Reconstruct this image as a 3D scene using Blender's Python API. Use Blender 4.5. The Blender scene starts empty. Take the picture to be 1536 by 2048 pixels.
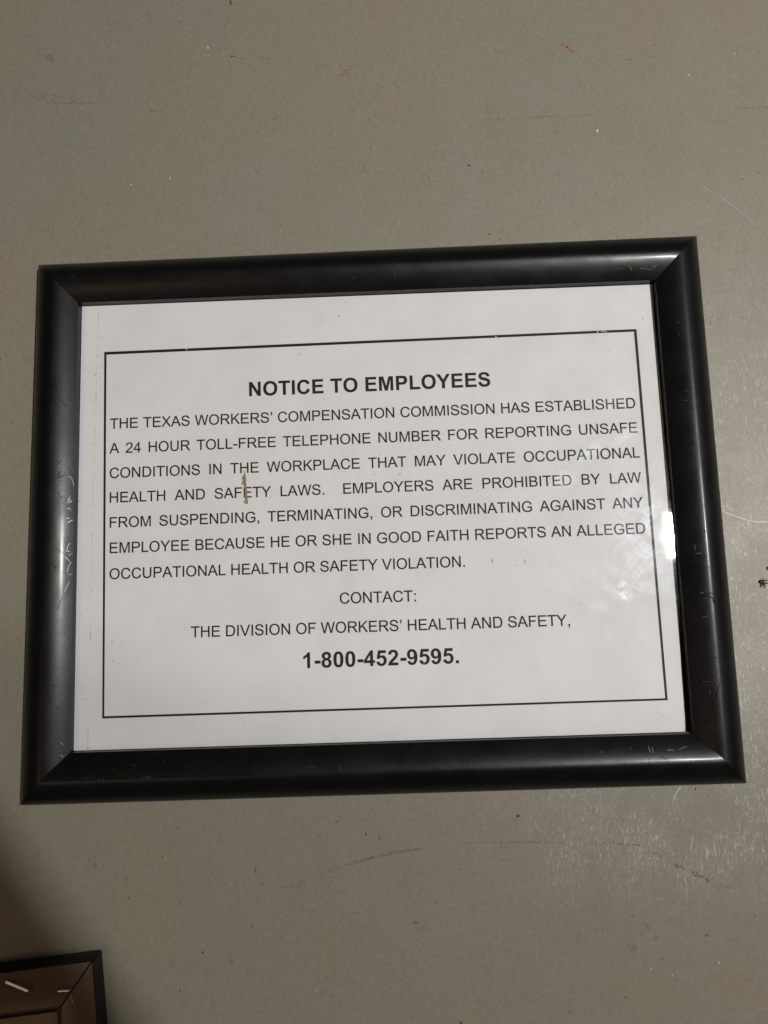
import bpy, bmesh, math, random
from mathutils import Vector, Matrix
from mathutils.geometry import tessellate_polygon, delaunay_2d_cdt

random.seed(7)
SC = bpy.context.scene
COL = SC.collection

# ------------------------------------------------------------------ camera
FPX = 1538.0
CAM = Vector((0.010222, -0.343053, -0.045249))
ROT = Matrix(((0.999259, 0.019022, -0.033447),
              (-0.035623, 0.128813, -0.991029),
              (-0.014543, 0.991486, 0.129396)))      # world -> camera (x right, y down, z forward)
cd = bpy.data.cameras.new('camera')
cam = bpy.data.objects.new('camera', cd)
COL.objects.link(cam)
cd.sensor_fit = 'VERTICAL'
cd.sensor_height = 36.0
cd.sensor_width = 27.0
cd.lens = FPX / 2048 * 36.0
cd.clip_start = 0.01
cd.clip_end = 50
r = ROT
cam.matrix_world = Matrix(((r[0][0], -r[1][0], -r[2][0], CAM.x),
                           (r[0][1], -r[1][1], -r[2][1], CAM.y),
                           (r[0][2], -r[1][2], -r[2][2], CAM.z),
                           (0, 0, 0, 1)))
SC.camera = cam
RT = ROT.transposed()


def at(px, py, Y=0.0):
    """Point of the plane at depth Y that was measured at this pixel of the photograph."""
    d = RT @ Vector(((px - 768) / FPX, (py - 1024) / FPX, 1.0))
    return CAM + d * ((Y - CAM.y) / d.y)


def project(p):
    q = ROT @ (Vector(p) - CAM)
    return (768 + FPX * q.x / q.z, 1024 + FPX * q.y / q.z)


# ------------------------------------------------------------------ light
w = bpy.data.worlds.new('World')
SC.world = w
w.use_nodes = True
w.node_tree.nodes['Background'].inputs[0].default_value = (1.0, 0.90, 0.76, 1)
w.node_tree.nodes['Background'].inputs[1].default_value = 0.030

SC.view_settings.view_transform = 'Standard'
SC.view_settings.look = 'None'
SC.view_settings.exposure = 0.0
SC.view_settings.gamma = 1.0
SC.view_settings.use_curve_mapping = False


def mirror_of(px, py, dist, Y=-0.0055):
    """Where something must hang, dist metres from the wall, to be mirrored at this pixel."""
    m = at(px, py, Y)
    k = dist / (Y - CAM.y)
    return Vector((m.x + (m.x - CAM.x) * k, -dist, m.z + (m.z - CAM.z) * k))


def lamp(name, loc, target, sx, sy, power, color, roll=0.0, spread=180):
    l = bpy.data.lights.new(name, 'AREA')
    l.shape = 'RECTANGLE'
    l.size, l.size_y = sx, sy
    l.energy = power
    l.color = color
    l.spread = math.radians(spread)
    o = bpy.data.objects.new(name, l)
    COL.objects.link(o)
    d = (Vector(target) - Vector(loc)).normalized()
    o.rotation_euler = (d.to_track_quat('-Z', 'Y').to_matrix() @ Matrix.Rotation(roll, 3, 'Z')).to_euler()
    o.location = loc
    return o


LAMP_AT = mirror_of(1343, 1071, 1.20)
lamp('work_lamp', LAMP_AT, (0.05, 0, 0), 0.020, 0.086, 10.6, (1.0, 0.968, 0.93))
# added spot at the lamp, its cone edge standing in for shade along the bottom
sl = bpy.data.lights.new('added_spot', 'SPOT')
sl.energy = 13.0
sl.color = (1.0, 0.968, 0.93)
sl.shadow_soft_size = 0.018
sl.spot_size = math.radians(43.0)
sl.spot_blend = 0.16
so = bpy.data.objects.new('added_spot', sl)
COL.objects.link(so)
so.location = LAMP_AT
so.rotation_euler = (Vector((0.12, 0, 0.36)) - LAMP_AT).to_track_quat('-Z', 'Y').to_euler()
lamp('cool_side_panel', Vector((1.55, -1.35, 0.15)), (0, 0, 0), 0.9, 1.7, 1.4, (0.80, 0.88, 1.0))  # unseen cool panel at right, added for the grey sheen on the left rail
lamp('warm_lamp', mirror_of(60, 1790, 1.5), (0, 0, 0), 0.8, 0.42, 1.6, (1.0, 0.64, 0.36))


# ------------------------------------------------------------------ helpers
def mesh_obj(name, bm, mats, parent=None, smooth=False):
    me = bpy.data.meshes.new(name)
    bm.normal_update()
    bm.to_mesh(me)
    bm.free()
    for m in (mats if isinstance(mats, (list, tuple)) else [mats]):
        me.materials.append(m)
    if smooth:
        for p in me.polygons:
            p.use_smooth = True
    o = bpy.data.objects.new(name, me)
    COL.objects.link(o)
    if parent:
        o.parent = parent
        o.matrix_parent_inverse = Matrix.Translation(parent.location).inverted() if not parent.parent else Matrix.Identity(4)
    return o


def thing(name, label, cat, loc=(0, 0, 0), group=None):
    o = bpy.data.objects.new(name, None)
    o.empty_display_size = 0.02
    COL.objects.link(o)
    o.location = loc
    o['label'] = label
    o['category'] = cat
    if group:
        o['group'] = group
    return o


def nodes_of(name):
    m = bpy.data.materials.new(name)
    m.use_nodes = True
    nt = m.node_tree
    return m, nt, nt.nodes['Principled BSDF']


def plain(name, col, rough=0.6, spec=0.4, metal=0.0):
    m, nt, b = nodes_of(name)
    b.inputs['Base Color'].default_value = (*col, 1)
    b.inputs['Roughness'].default_value = rough
    b.inputs['Specular IOR Level'].default_value = spec
    b.inputs['Metallic'].default_value = metal
    return m


class NT:
    """small node-tree shorthand"""
    def __init__(self, nt):
        self.nt = nt
        self.co = nt.nodes.new('ShaderNodeTexCoord').outputs['Object']

    def n(self, kind, **kw):
        x = self.nt.nodes.new(kind)
        for k, v in kw.items():
            setattr(x, k, v)
        return x

    def link(self, a, b):
        self.nt.links.new(a, b)

    def mapping(self, scale=(1, 1, 1), rot=(0, 0, 0), loc=(0, 0, 0)):
        m = self.n('ShaderNodeMapping')
        m.inputs['Scale'].default_value = scale
        m.inputs['Rotation'].default_value = rot
        m.inputs['Location'].default_value = loc
        self.link(self.co, m.inputs['Vector'])
        return m.outputs[0]

    def noise(self, scale, detail=4, rough=0.55, vec=None, dist=0.0):
        x = self.n('ShaderNodeTexNoise')
        x.inputs['Scale'].default_value = scale
        x.inputs['Detail'].default_value = detail
        x.inputs['Roughness'].default_value = rough
        x.inputs['Distortion'].default_value = dist
        self.link(vec or self.co, x.inputs['Vector'])
        return x.outputs['Fac']

    def rng(self, v, a, b, c=0.0, d=1.0, smooth=True):
        x = self.n('ShaderNodeMapRange')
        x.interpolation_type = 'SMOOTHSTEP' if smooth else 'LINEAR'
        for i, val in enumerate((a, b, c, d)):
            x.inputs[i + 1].default_value = val
        self.link(v, x.inputs[0])
        return x.outputs[0]

    def math(self, op, a, b):
        x = self.n('ShaderNodeMath', operation=op)
        for i, v in enumerate((a, b)):
            if isinstance(v, (int, float)):
                x.inputs[i].default_value = v
            else:
                self.link(v, x.inputs[i])
        return x.outputs[0]

    def mix(self, f, a, b):
        x = self.n('ShaderNodeMix', data_type='RGBA')
        for i, v in ((0, f), (6, a), (7, b)):
            if isinstance(v, (int, float)):
                x.inputs[i].default_value = v
            elif isinstance(v, tuple):
                x.inputs[i].default_value = (*v, 1)
            else:
                self.link(v, x.inputs[i])
        return x.outputs[2]

    def bump(self, h, strength, dist):
        x = self.n('ShaderNodeBump')
        x.inputs['Strength'].default_value = strength
        x.inputs['Distance'].default_value = dist
        self.link(h, x.inputs['Height'])
        return x.outputs[0]

    def sep(self):
        x = self.n('ShaderNodeSeparateXYZ')
        self.link(self.co, x.inputs[0])
        return x.outputs

    def blob(self, c, rx, rz, rot=0.0):
        """1 inside an ellipse of the XZ plane fading to 0 at its rim"""
        m = self.n('ShaderNodeMapping', vector_type='TEXTURE')
        m.inputs['Location'].default_value = (c.x, c.y, c.z)
        m.inputs['Rotation'].default_value = (0, rot, 0)
        m.inputs['Scale'].default_value = (rx, 1000, rz)
        self.link(self.co, m.inputs['Vector'])
        l = self.n('ShaderNodeVectorMath', operation='LENGTH')
        self.link(m.outputs[0], l.inputs[0])
        return self.rng(l.outputs['Value'], 0.15, 1.0, 1.0, 0.0)


# ------------------------------------------------------------------ materials
def wall_material():
    m, nt, b = nodes_of('painted_board')
    N = NT(nt)
    fine = N.noise(520, 5, 0.65)
    fib = N.noise(430, 6, 0.72, N.mapping((1.0, 1.0, 0.6)), 1.4)
    mott = N.noise(26, 4, 0.6)
    big = N.noise(6.5, 3, 0.55)
    c = N.mix(N.rng(big, 0.40, 0.58), (0.262, 0.230, 0.173), (0.238, 0.232, 0.174))
    c = N.mix(N.rng(mott, 0.35, 0.7), c, (0.247, 0.234, 0.182))
    c = N.mix(N.math('MULTIPLY', N.rng(fine, 0.44, 0.70), 0.50), c, (0.315, 0.293, 0.240))
    c = N.mix(N.math('MULTIPLY', N.rng(fib, 0.52, 0.28), 0.55), c, (0.190, 0.175, 0.134))
    # scuffed patches low on the right; lamp sheen is put into their pale colour
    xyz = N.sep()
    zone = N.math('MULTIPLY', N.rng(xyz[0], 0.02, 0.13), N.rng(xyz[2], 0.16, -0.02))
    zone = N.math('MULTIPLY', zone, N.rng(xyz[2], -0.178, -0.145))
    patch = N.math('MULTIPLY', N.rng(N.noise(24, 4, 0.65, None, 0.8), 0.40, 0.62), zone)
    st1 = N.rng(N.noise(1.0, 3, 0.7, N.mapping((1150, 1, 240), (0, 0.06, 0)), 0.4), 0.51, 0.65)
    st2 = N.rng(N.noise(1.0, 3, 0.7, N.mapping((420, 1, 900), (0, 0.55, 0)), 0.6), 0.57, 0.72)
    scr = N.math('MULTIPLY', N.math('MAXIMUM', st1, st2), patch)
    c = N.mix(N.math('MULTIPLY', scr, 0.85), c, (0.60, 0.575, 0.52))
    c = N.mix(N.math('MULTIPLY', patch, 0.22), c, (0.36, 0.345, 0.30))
    # little dark specks of dirt
    v = N.n('ShaderNodeTexVoronoi')
    v.inputs['Scale'].default_value = 62
    N.link(N.co, v.inputs['Vector'])
    sp = N.math('MULTIPLY', N.rng(v.outputs['Distance'], 0.035, 0.06, 1.0, 0.0), N.rng(N.noise(31, 1), 0.55, 0.62))
    c = N.mix(N.math('MULTIPLY', sp, 0.5), c, (0.09, 0.078, 0.055))
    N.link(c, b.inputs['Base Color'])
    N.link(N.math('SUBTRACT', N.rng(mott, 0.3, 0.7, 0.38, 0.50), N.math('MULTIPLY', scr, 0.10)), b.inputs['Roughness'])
    b.inputs['Specular IOR Level'].default_value = 0.42
    h = N.math('ADD', N.math('MULTIPLY', fine, 0.6), N.math('ADD', fib, N.math('MULTIPLY', scr, 0.8)))
    N.link(N.bump(h, 0.34, 0.00035), b.inputs['Normal'])
    return m


def rail_material(name, base, r0, r1, wear):
    m, nt, b = nodes_of(name)
    N = NT(nt)
    n1 = N.noise(70, 5, 0.6)
    n2 = N.noise(700, 4, 0.6)
    scr = N.rng(N.noise(1.0, 3, 0.7, N.mapping((900, 300, 260), (0, 0.5, 0)), 1.5), 0.66, 0.78)
    scr = N.math('MULTIPLY', scr, N.rng(N.noise(28, 2), 0.5, 0.68))
    c = N.mix(N.math('MULTIPLY', scr, wear), base, tuple(min(1, x * 5 + 0.02) for x in base))
    N.link(c, b.inputs['Base Color'])
    N.link(N.math('ADD', N.rng(n1, 0.3, 0.7, r0, r1), N.math('MULTIPLY', scr, 0.15)), b.inputs['Roughness'])
    b.inputs['Specular IOR Level'].default_value = 0.5
    N.link(N.bump(N.math('ADD', n2, N.math('MULTIPLY', n1, 1.0)), 0.07, 0.0004), b.inputs['Normal'])
    return m


def paper_material():
    m, nt, b = nodes_of('notice_paper')
    N = NT(nt)
    c = N.mix(N.rng(N.noise(34, 4, 0.6), 0.35, 0.68), (0.778, 0.776, 0.776), (0.735, 0.742, 0.740))
    c = N.mix(N.math('MULTIPLY', N.rng(N.noise(120, 5, 0.65), 0.5, 0.75), 0.35), c, (0.665, 0.664, 0.660))
    v = N.n('ShaderNodeTexVoronoi')
    v.inputs['Scale'].default_value = 105
    N.link(N.co, v.inputs['Vector'])
    sp = N.math('MULTIPLY', N.rng(v.outputs['Distance'], 0.035, 0.065, 1.0, 0.0), N.rng(N.noise(60, 1), 0.56, 0.62))
    c = N.mix(N.math('MULTIPLY', sp, 0.55), c, (0.22, 0.19, 0.17))
    N.link(c, b.inputs['Base Color'])
    b.inputs['Roughness'].default_value = 0.75
    b.inputs['Specular IOR Level'].default_value = 0.2
    N.link(N.bump(N.noise(900, 3), 0.12, 0.0002), b.inputs['Normal'])
    return m


def glass_material():
    m = bpy.data.materials.new('clear_pane')
    m.use_nodes = True
    nt = m.node_tree
    nt.nodes.remove(nt.nodes['Principled BSDF'])
    out = nt.nodes['Material Output']
    N = NT(nt)
    tr = N.n('ShaderNodeBsdfTransparent')
    gl = N.n('ShaderNodeBsdfGlossy')
    gl.inputs['Roughness'].default_value = 0.018
    hz = N.n('ShaderNodeBsdfGlossy')
    hz.inputs['Roughness'].default_value = 0.34
    hz.inputs['Color'].default_value = (0.80, 0.88, 1.0, 1)
    df = N.n('ShaderNodeBsdfDiffuse')
    df.inputs['Color'].default_value = (0.72, 0.80, 0.95, 1)
    g = N.n('ShaderNodeNewGeometry')
    dot = N.n('ShaderNodeVectorMath', operation='DOT_PRODUCT')
    N.link(g.outputs['Incoming'], dot.inputs[0])
    N.link(g.outputs['Normal'], dot.inputs[1])
    cosv = N.math('ABSOLUTE', dot.outputs['Value'], 0.0)
    fr = N.math('ADD', N.math('MULTIPLY', N.math('POWER', N.math('SUBTRACT', 1.0, cosv), 5.0), 0.95), 0.042)
    fr = N.math('MULTIPLY', fr, N.math('SUBTRACT', 1.0, g.outputs['Backfacing']))
    mx = N.n('ShaderNodeMixShader')
    N.link(fr, mx.inputs[0])
    N.link(tr.outputs[0], mx.inputs[1])
    N.link(gl.outputs[0], mx.inputs[2])
    # greasy finger smudges
    Y = -0.0055
    ridge = N.rng(N.noise(1.0, 2, 0.5, N.mapping((2300, 1, 900), (0, 0.7, 0)), 0.8), 0.38, 0.62, 0.25, 1.0)
    cloud = N.rng(N.noise(120, 4, 0.65, None, 0.6), 0.34, 0.66)
    sm = N.math('MULTIPLY', N.blob(at(1246, 1183, Y), 0.0062, 0.0062, 0.3), 0.8)
    for x, y, rx, rz, rot, k in ((1216, 1170, 0.009, 0.005, 0.5, 0.16), (1196, 1212, 0.008, 0.005, 0.2, 0.14),
                                 (1160, 925, 0.020, 0.0045, -0.72, 0.42), (1128, 958, 0.008, 0.006, -0.5, 0.45),
                                 (1222, 800, 0.013, 0.005, -0.55, 0.22), (1250, 870, 0.011, 0.004, -0.6, 0.20),
                                 (1303, 1040, 0.008, 0.012, 0.0, 0.30), (1270, 1075, 0.012, 0.006, 0.2, 0.22),
                                 (1290, 1085, 0.030, 0.050, 0.0, 0.14), (1240, 1290, 0.030, 0.014, -0.3, 0.10), (1150, 1150, 0.02, 0.016, 0.1, 0.10)):
        sm = N.math('MAXIMUM', sm, N.math('MULTIPLY', N.blob(at(x, y, Y), rx, rz, rot), k))
    sm = N.math('MULTIPLY', N.math('MULTIPLY', sm, ridge), cloud)
    sm = N.math('MULTIPLY', sm, N.math('SUBTRACT', 1.0, g.outputs['Backfacing']))
    a1 = N.n('ShaderNodeMixShader')
    N.link(N.math('MULTIPLY', sm, 0.16), a1.inputs[0])
    N.link(mx.outputs[0], a1.inputs[1])
    N.link(hz.outputs[0], a1.inputs[2])
    a2 = N.n('ShaderNodeMixShader')
    N.link(N.math('MULTIPLY', sm, 0.16), a2.inputs[0])
    N.link(a1.outputs[0], a2.inputs[1])
    N.link(df.outputs[0], a2.inputs[2])
    N.link(a2.outputs[0], out.inputs['Surface'])
    return m


M_WALL = wall_material()
M_RAIL = rail_material('black_satin', (0.0035, 0.0035, 0.0042), 0.33, 0.43, 0.22)
b_ = M_RAIL.node_tree.nodes['Principled BSDF']
b_.inputs['Specular IOR Level'].default_value = 0.29
b_.inputs['Coat Weight'].default_value = 0.09
b_.inputs['Coat Roughness'].default_value = 0.15
M_RAIL2 = rail_material('dark_brown_stain', (0.190, 0.130, 0.085), 0.30, 0.44, 0.55)
M_BLACKED = rail_material('black_edge', (0.006, 0.005, 0.0045), 0.5, 0.6, 0.15)  # near-black, for the outer rim and the sight edge
M_PAPER = paper_material()
M_GLASS = glass_material()
M_INK = plain('black_ink', (0.012, 0.010, 0.010), 0.6, 0.3)
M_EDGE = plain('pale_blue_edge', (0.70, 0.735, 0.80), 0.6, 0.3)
M_BACK = plain('grey_brown_board', (0.20, 0.175, 0.135), 0.8, 0.2)
M_TEAR = plain('torn_brown_paper', (0.34, 0.245, 0.15), 0.85, 0.2)
M_TEAR2 = plain('torn_dark_fibre', (0.27, 0.21, 0.135), 0.85, 0.2)
M_CREASE = plain('crease_line', (0.42, 0.41, 0.40), 0.8, 0.2)
M_FAINT = plain('faint_grey_smudge', (0.60, 0.595, 0.59), 0.8, 0.2)
M_BURR = plain('bare_scratch', (0.48, 0.47, 0.46), 0.35, 0.6)
M_BURR2 = plain('dull_scratch', (0.06, 0.058, 0.06), 0.5, 0.5)
M_BURR3 = plain('grey_scratch', (0.20, 0.197, 0.195), 0.4, 0.5)
M_GOUGE = plain('black_gouge', (0.002, 0.002, 0.002), 0.9, 0.05)
M_STEEL = plain('staple_wire', (0.66, 0.70, 0.74), 0.40, 0.6, 1.0)
M_PRINT = plain('tan_print', (0.43, 0.32, 0.20), 0.8, 0.2)
M_W = [M_WALL,
       plain('wall_white_chip', (0.70, 0.68, 0.62), 0.6),
       plain('wall_pale_scratch', (0.40, 0.385, 0.335), 0.45),
       plain('wall_graphite', (0.145, 0.132, 0.102), 0.6),
       plain('wall_faint_graphite', (0.200, 0.184, 0.145), 0.6),
       plain('wall_dark_dirt', (0.035, 0.024, 0.018), 0.7),
       plain('wall_orange_crayon', (0.34, 0.15, 0.085), 0.6),
       plain('wall_red_brown', (0.10, 0.030, 0.018), 0.5),
       plain('wall_faint_orange', (0.31, 0.20, 0.125), 0.6)]
WHITE, PALE, GRAPH, FAINT, DIRT, ORANGE, RED, DULLOR = range(1, 9)


# ------------------------------------------------------------------ the wall and its marks
bm = bmesh.new()
vs = [bm.verts.new(p) for p in ((-0.9, 0, -0.8), (0.9, 0, -0.8), (0.9, 0, 0.9), (-0.9, 0, 0.9))]
bm.faces.new(vs)
MARKY = -0.00006


def fleck(bm, px, py, rx, ry, mat, ang=0.0, Y=MARKY, n=9, rough=0.35):
    """an irregular little flat patch; radii in photo pixels"""
    c = at(px, py, Y)
    s = 0.000228
    vv = []
    for i in range(n):
        a = 2 * math.pi * i / n
        k = 1 + random.uniform(-rough, rough)
        x, z = math.cos(a) * rx * s * k, math.sin(a) * ry * s * k
        vv.append(bm.verts.new((c.x + x * math.cos(ang) - z * math.sin(ang), Y, c.z + x * math.sin(ang) + z * math.cos(ang))))
    f = bm.faces.new(vv)
    f.normal_update()
    if f.normal.y > 0:
        f.normal_flip()
    f.material_index = mat
    return f


def line_points(pts, step):
    out = []
    for (x0, y0), (x1, y1) in zip(pts, pts[1:]):
        L = math.hypot(x1 - x0, y1 - y0)
        k = max(1, int(L / step))
        for i in range(k):
            t = i / k
            out.append((x0 + (x1 - x0) * t, y0 + (y1 - y0) * t, math.atan2(-(y1 - y0), x1 - x0)))
    return out


def trail(bm, pts, width, mat, fill=0.6, jit=1.0, step=4, lo=0.2, Y=MARKY):
    """a broken, crumbly line of many small flecks, as crayon or graphite leaves on rough paint"""
    ph = random.uniform(0, 6)
    for i, (x, y, a) in enumerate(line_points(pts, step * 0.5)):
        if random.random() > fill * (0.62 + 0.38 * math.sin(i * 0.23 + ph + math.sin(i * 0.071))):
            continue
        fleck(bm, x + random.gauss(0, jit), y + random.gauss(0, jit), step * random.uniform(0.28, 0.75),
              width * random.uniform(lo, 1.0), mat, a + random.uniform(-0.25, 0.25), Y - random.random() * 0.00003, 6, 0.4)


def stroke(bm, pts, width, mat, Y=MARKY):
    """a thin continuous scratch, tapering at both ends; width in photo pixels"""
    P = [at(x, y, Y) for x, y in pts]
    s = 0.000228
    prev = None
    n = len(P)
    for i, p in enumerate(P):
        d = (P[min(i + 1, n - 1)] - P[max(i - 1, 0)]).normalized()
        nrm = Vector((-d.z, 0, d.x))
        k = 0.35 if i in (0, n - 1) else random.uniform(0.7, 1.0)
        a, b_ = bm.verts.new(p + nrm * width * s * k / 2), bm.verts.new(p - nrm * width * s * k / 2)
        if prev:
            f = bm.faces.new((prev[0], prev[1], b_, a))
            f.normal_update()
            if f.normal.y > 0:
                f.normal_flip()
            f.material_index = mat
        prev = (a, b_)


def bend(pts, k=6, wob=0.6):
    out = []
    for (x0, y0), (x1, y1) in zip(pts, pts[1:]):
        for i in range(k):
            t = i / k
            out.append((x0 + (x1 - x0) * t + random.gauss(0, wob), y0 + (y1 - y0) * t + random.gauss(0, wob)))
    out.append(pts[-1])
    return out


# crayon and graphite
trail(bm, [(680, 151), (703, 137)], 5.0, ORANGE, 1.6, 1.3, 3.5)
trail(bm, [(1124, 87), (1134, 94), (1148, 105)], 5.2, ORANGE, 1.5, 1.5, 3.5)
trail(bm, [(1150, 106), (1182, 127)], 2.2, DULLOR, 0.7, 1.0, 4)
trail(bm, [(1182, 127), (1203, 147)], 3.8, DULLOR, 1.5, 1.3, 3.5)
trail(bm, [(458, -6), (461, 4), (463, 17)], 3.0, DIRT, 0.5, 0.8, 3)
trail(bm, [(460, 0), (462, 14)], 2.6, RED, 0.5, 0.9, 3)
trail(bm, [(457, 33), (457, 52)], 1.4, FAINT, 0.6, 0.6, 3)
for q in ([(432, 92), (431, 104)], [(437, 96), (439, 107)], [(444, 98), (452, 99)]):
    trail(bm, q, 1.6, FAINT, 0.8, 0.8, 2.5)
trail(bm, [(458, 109), (462, 113), (470, 113)], 1.8, RED, 0.9, 0.7, 2.5)
fleck(bm, 483, 117, 1.3, 1.7, DIRT)
trail(bm, [(500, 115), (560, 120)], 1.6, FAINT, 0.3, 1.5, 4)
trail(bm, [(630, 130), (660, 132), (720, 131)], 1.4, FAINT, 0.55, 0.9, 4)
trail(bm, [(22, 190), (60, 192), (110, 196), (160, 204)], 4.0, FAINT, 0.55, 3.2, 3.5)
trail(bm, [(50, 193), (86, 195)], 3.0, GRAPH, 0.3, 2.5, 3.5)
trail(bm, [(95, 207), (160, 206), (222, 203)], 1.6, FAINT, 0.75, 0.9, 3.5)
trail(bm, [(110, 207), (168, 206)], 1.3, GRAPH, 0.4, 0.6, 3.5)
trail(bm, [(218, 218), (275, 219), (330, 222)], 1.4, FAINT, 0.55, 0.8, 3.5)
trail(bm, [(300, 222), (325, 222)], 1.4, GRAPH, 0.4, 0.7, 3.5)
trail(bm, [(194, 172), (200, 184)], 3.0, FAINT, 0.7, 1.8, 3)
trail(bm, [(930, 242), (1000, 239), (1080, 234), (1196, 229)], 1.3, FAINT, 0.6, 0.7, 4)
trail(bm, [(995, 240), (1100, 233)], 1.4, GRAPH, 0.25, 0.6, 4)
trail(bm, [(1340, 232), (1366, 226)], 3.0, FAINT, 0.5, 2.5, 3)
trail(bm, [(1462, 218), (1500, 215), (1540, 215)], 1.5, FAINT, 0.7, 0.9, 3.5)
trail(bm, [(1462, 218), (1540, 215)], 1.4, GRAPH, 0.25, 0.7, 3.5)
trail(bm, [(1226, 121), (1260, 118), (1320, 112)], 1.3, FAINT, 0.5, 0.7, 4)
fleck(bm, 1253, 119, 3, 1.4, GRAPH, 0.1)
trail(bm, [(975, 192), (978, 230), (983, 280)], 1.8, FAINT, 0.6, 0.9, 3.5)
trail(bm, [(953, 318), (965, 340), (968, 375)], 1.0, FAINT, 0.4, 0.7, 3.5)
trail(bm, [(550, 238), (640, 238)], 1.2, FAINT, 0.25, 0.6, 4)
trail(bm, [(390, 118), (395, 140)], 1.2, FAINT, 0.6, 0.6, 3)
# the pencil line below the frame
trail(bm, [(555, 1776), (590, 1769), (612, 1763)], 4.0, FAINT, 0.75, 1.6, 3)
trail(bm, [(572, 1772), (590, 1768)], 2.0, GRAPH, 0.6, 1.2, 3)
trail(bm, [(612, 1758), (650, 1757), (692, 1749)], 1.8, FAINT, 0.6, 1.2, 3)
trail(bm, [(640, 1748), (690, 1732), (730, 1720), (790, 1705), (842, 1697)], 3.4, FAINT, 0.85, 0.9, 3)
trail(bm, [(700, 1728), (750, 1714), (842, 1697)], 2.2, GRAPH, 0.55, 0.8, 3)
trail(bm, [(925, 1686), (985, 1686), (1100, 1685), (1130, 1687)], 1.6, FAINT, 0.55, 0.8, 3)
trail(bm, [(1000, 1685), (1080, 1684)], 1.6, GRAPH, 0.5, 0.9, 3)
trail(bm, [(1185, 1687), (1230, 1688), (1290, 1690)], 2.0, GRAPH, 0.55, 1.0, 3)
trail(bm, [(1298, 1702), (1332, 1716)], 2.4, FAINT, 0.7, 1.6, 3)
trail(bm, [(1350, 1730), (1376, 1740), (1400, 1752), (1420, 1763)], 2.6, GRAPH, 0.75, 1.4, 3)
trail(bm, [(1405, 1754), (1418, 1762)], 3.0, GRAPH, 0.9, 1.2, 3)
trail(bm, [(1420, 1765), (1466, 1778)], 1.6, FAINT, 0.6, 1.0, 3)
trail(bm, [(188, 1716), (214, 1700)], 1.4, FAINT, 0.7, 0.6, 3)
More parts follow.
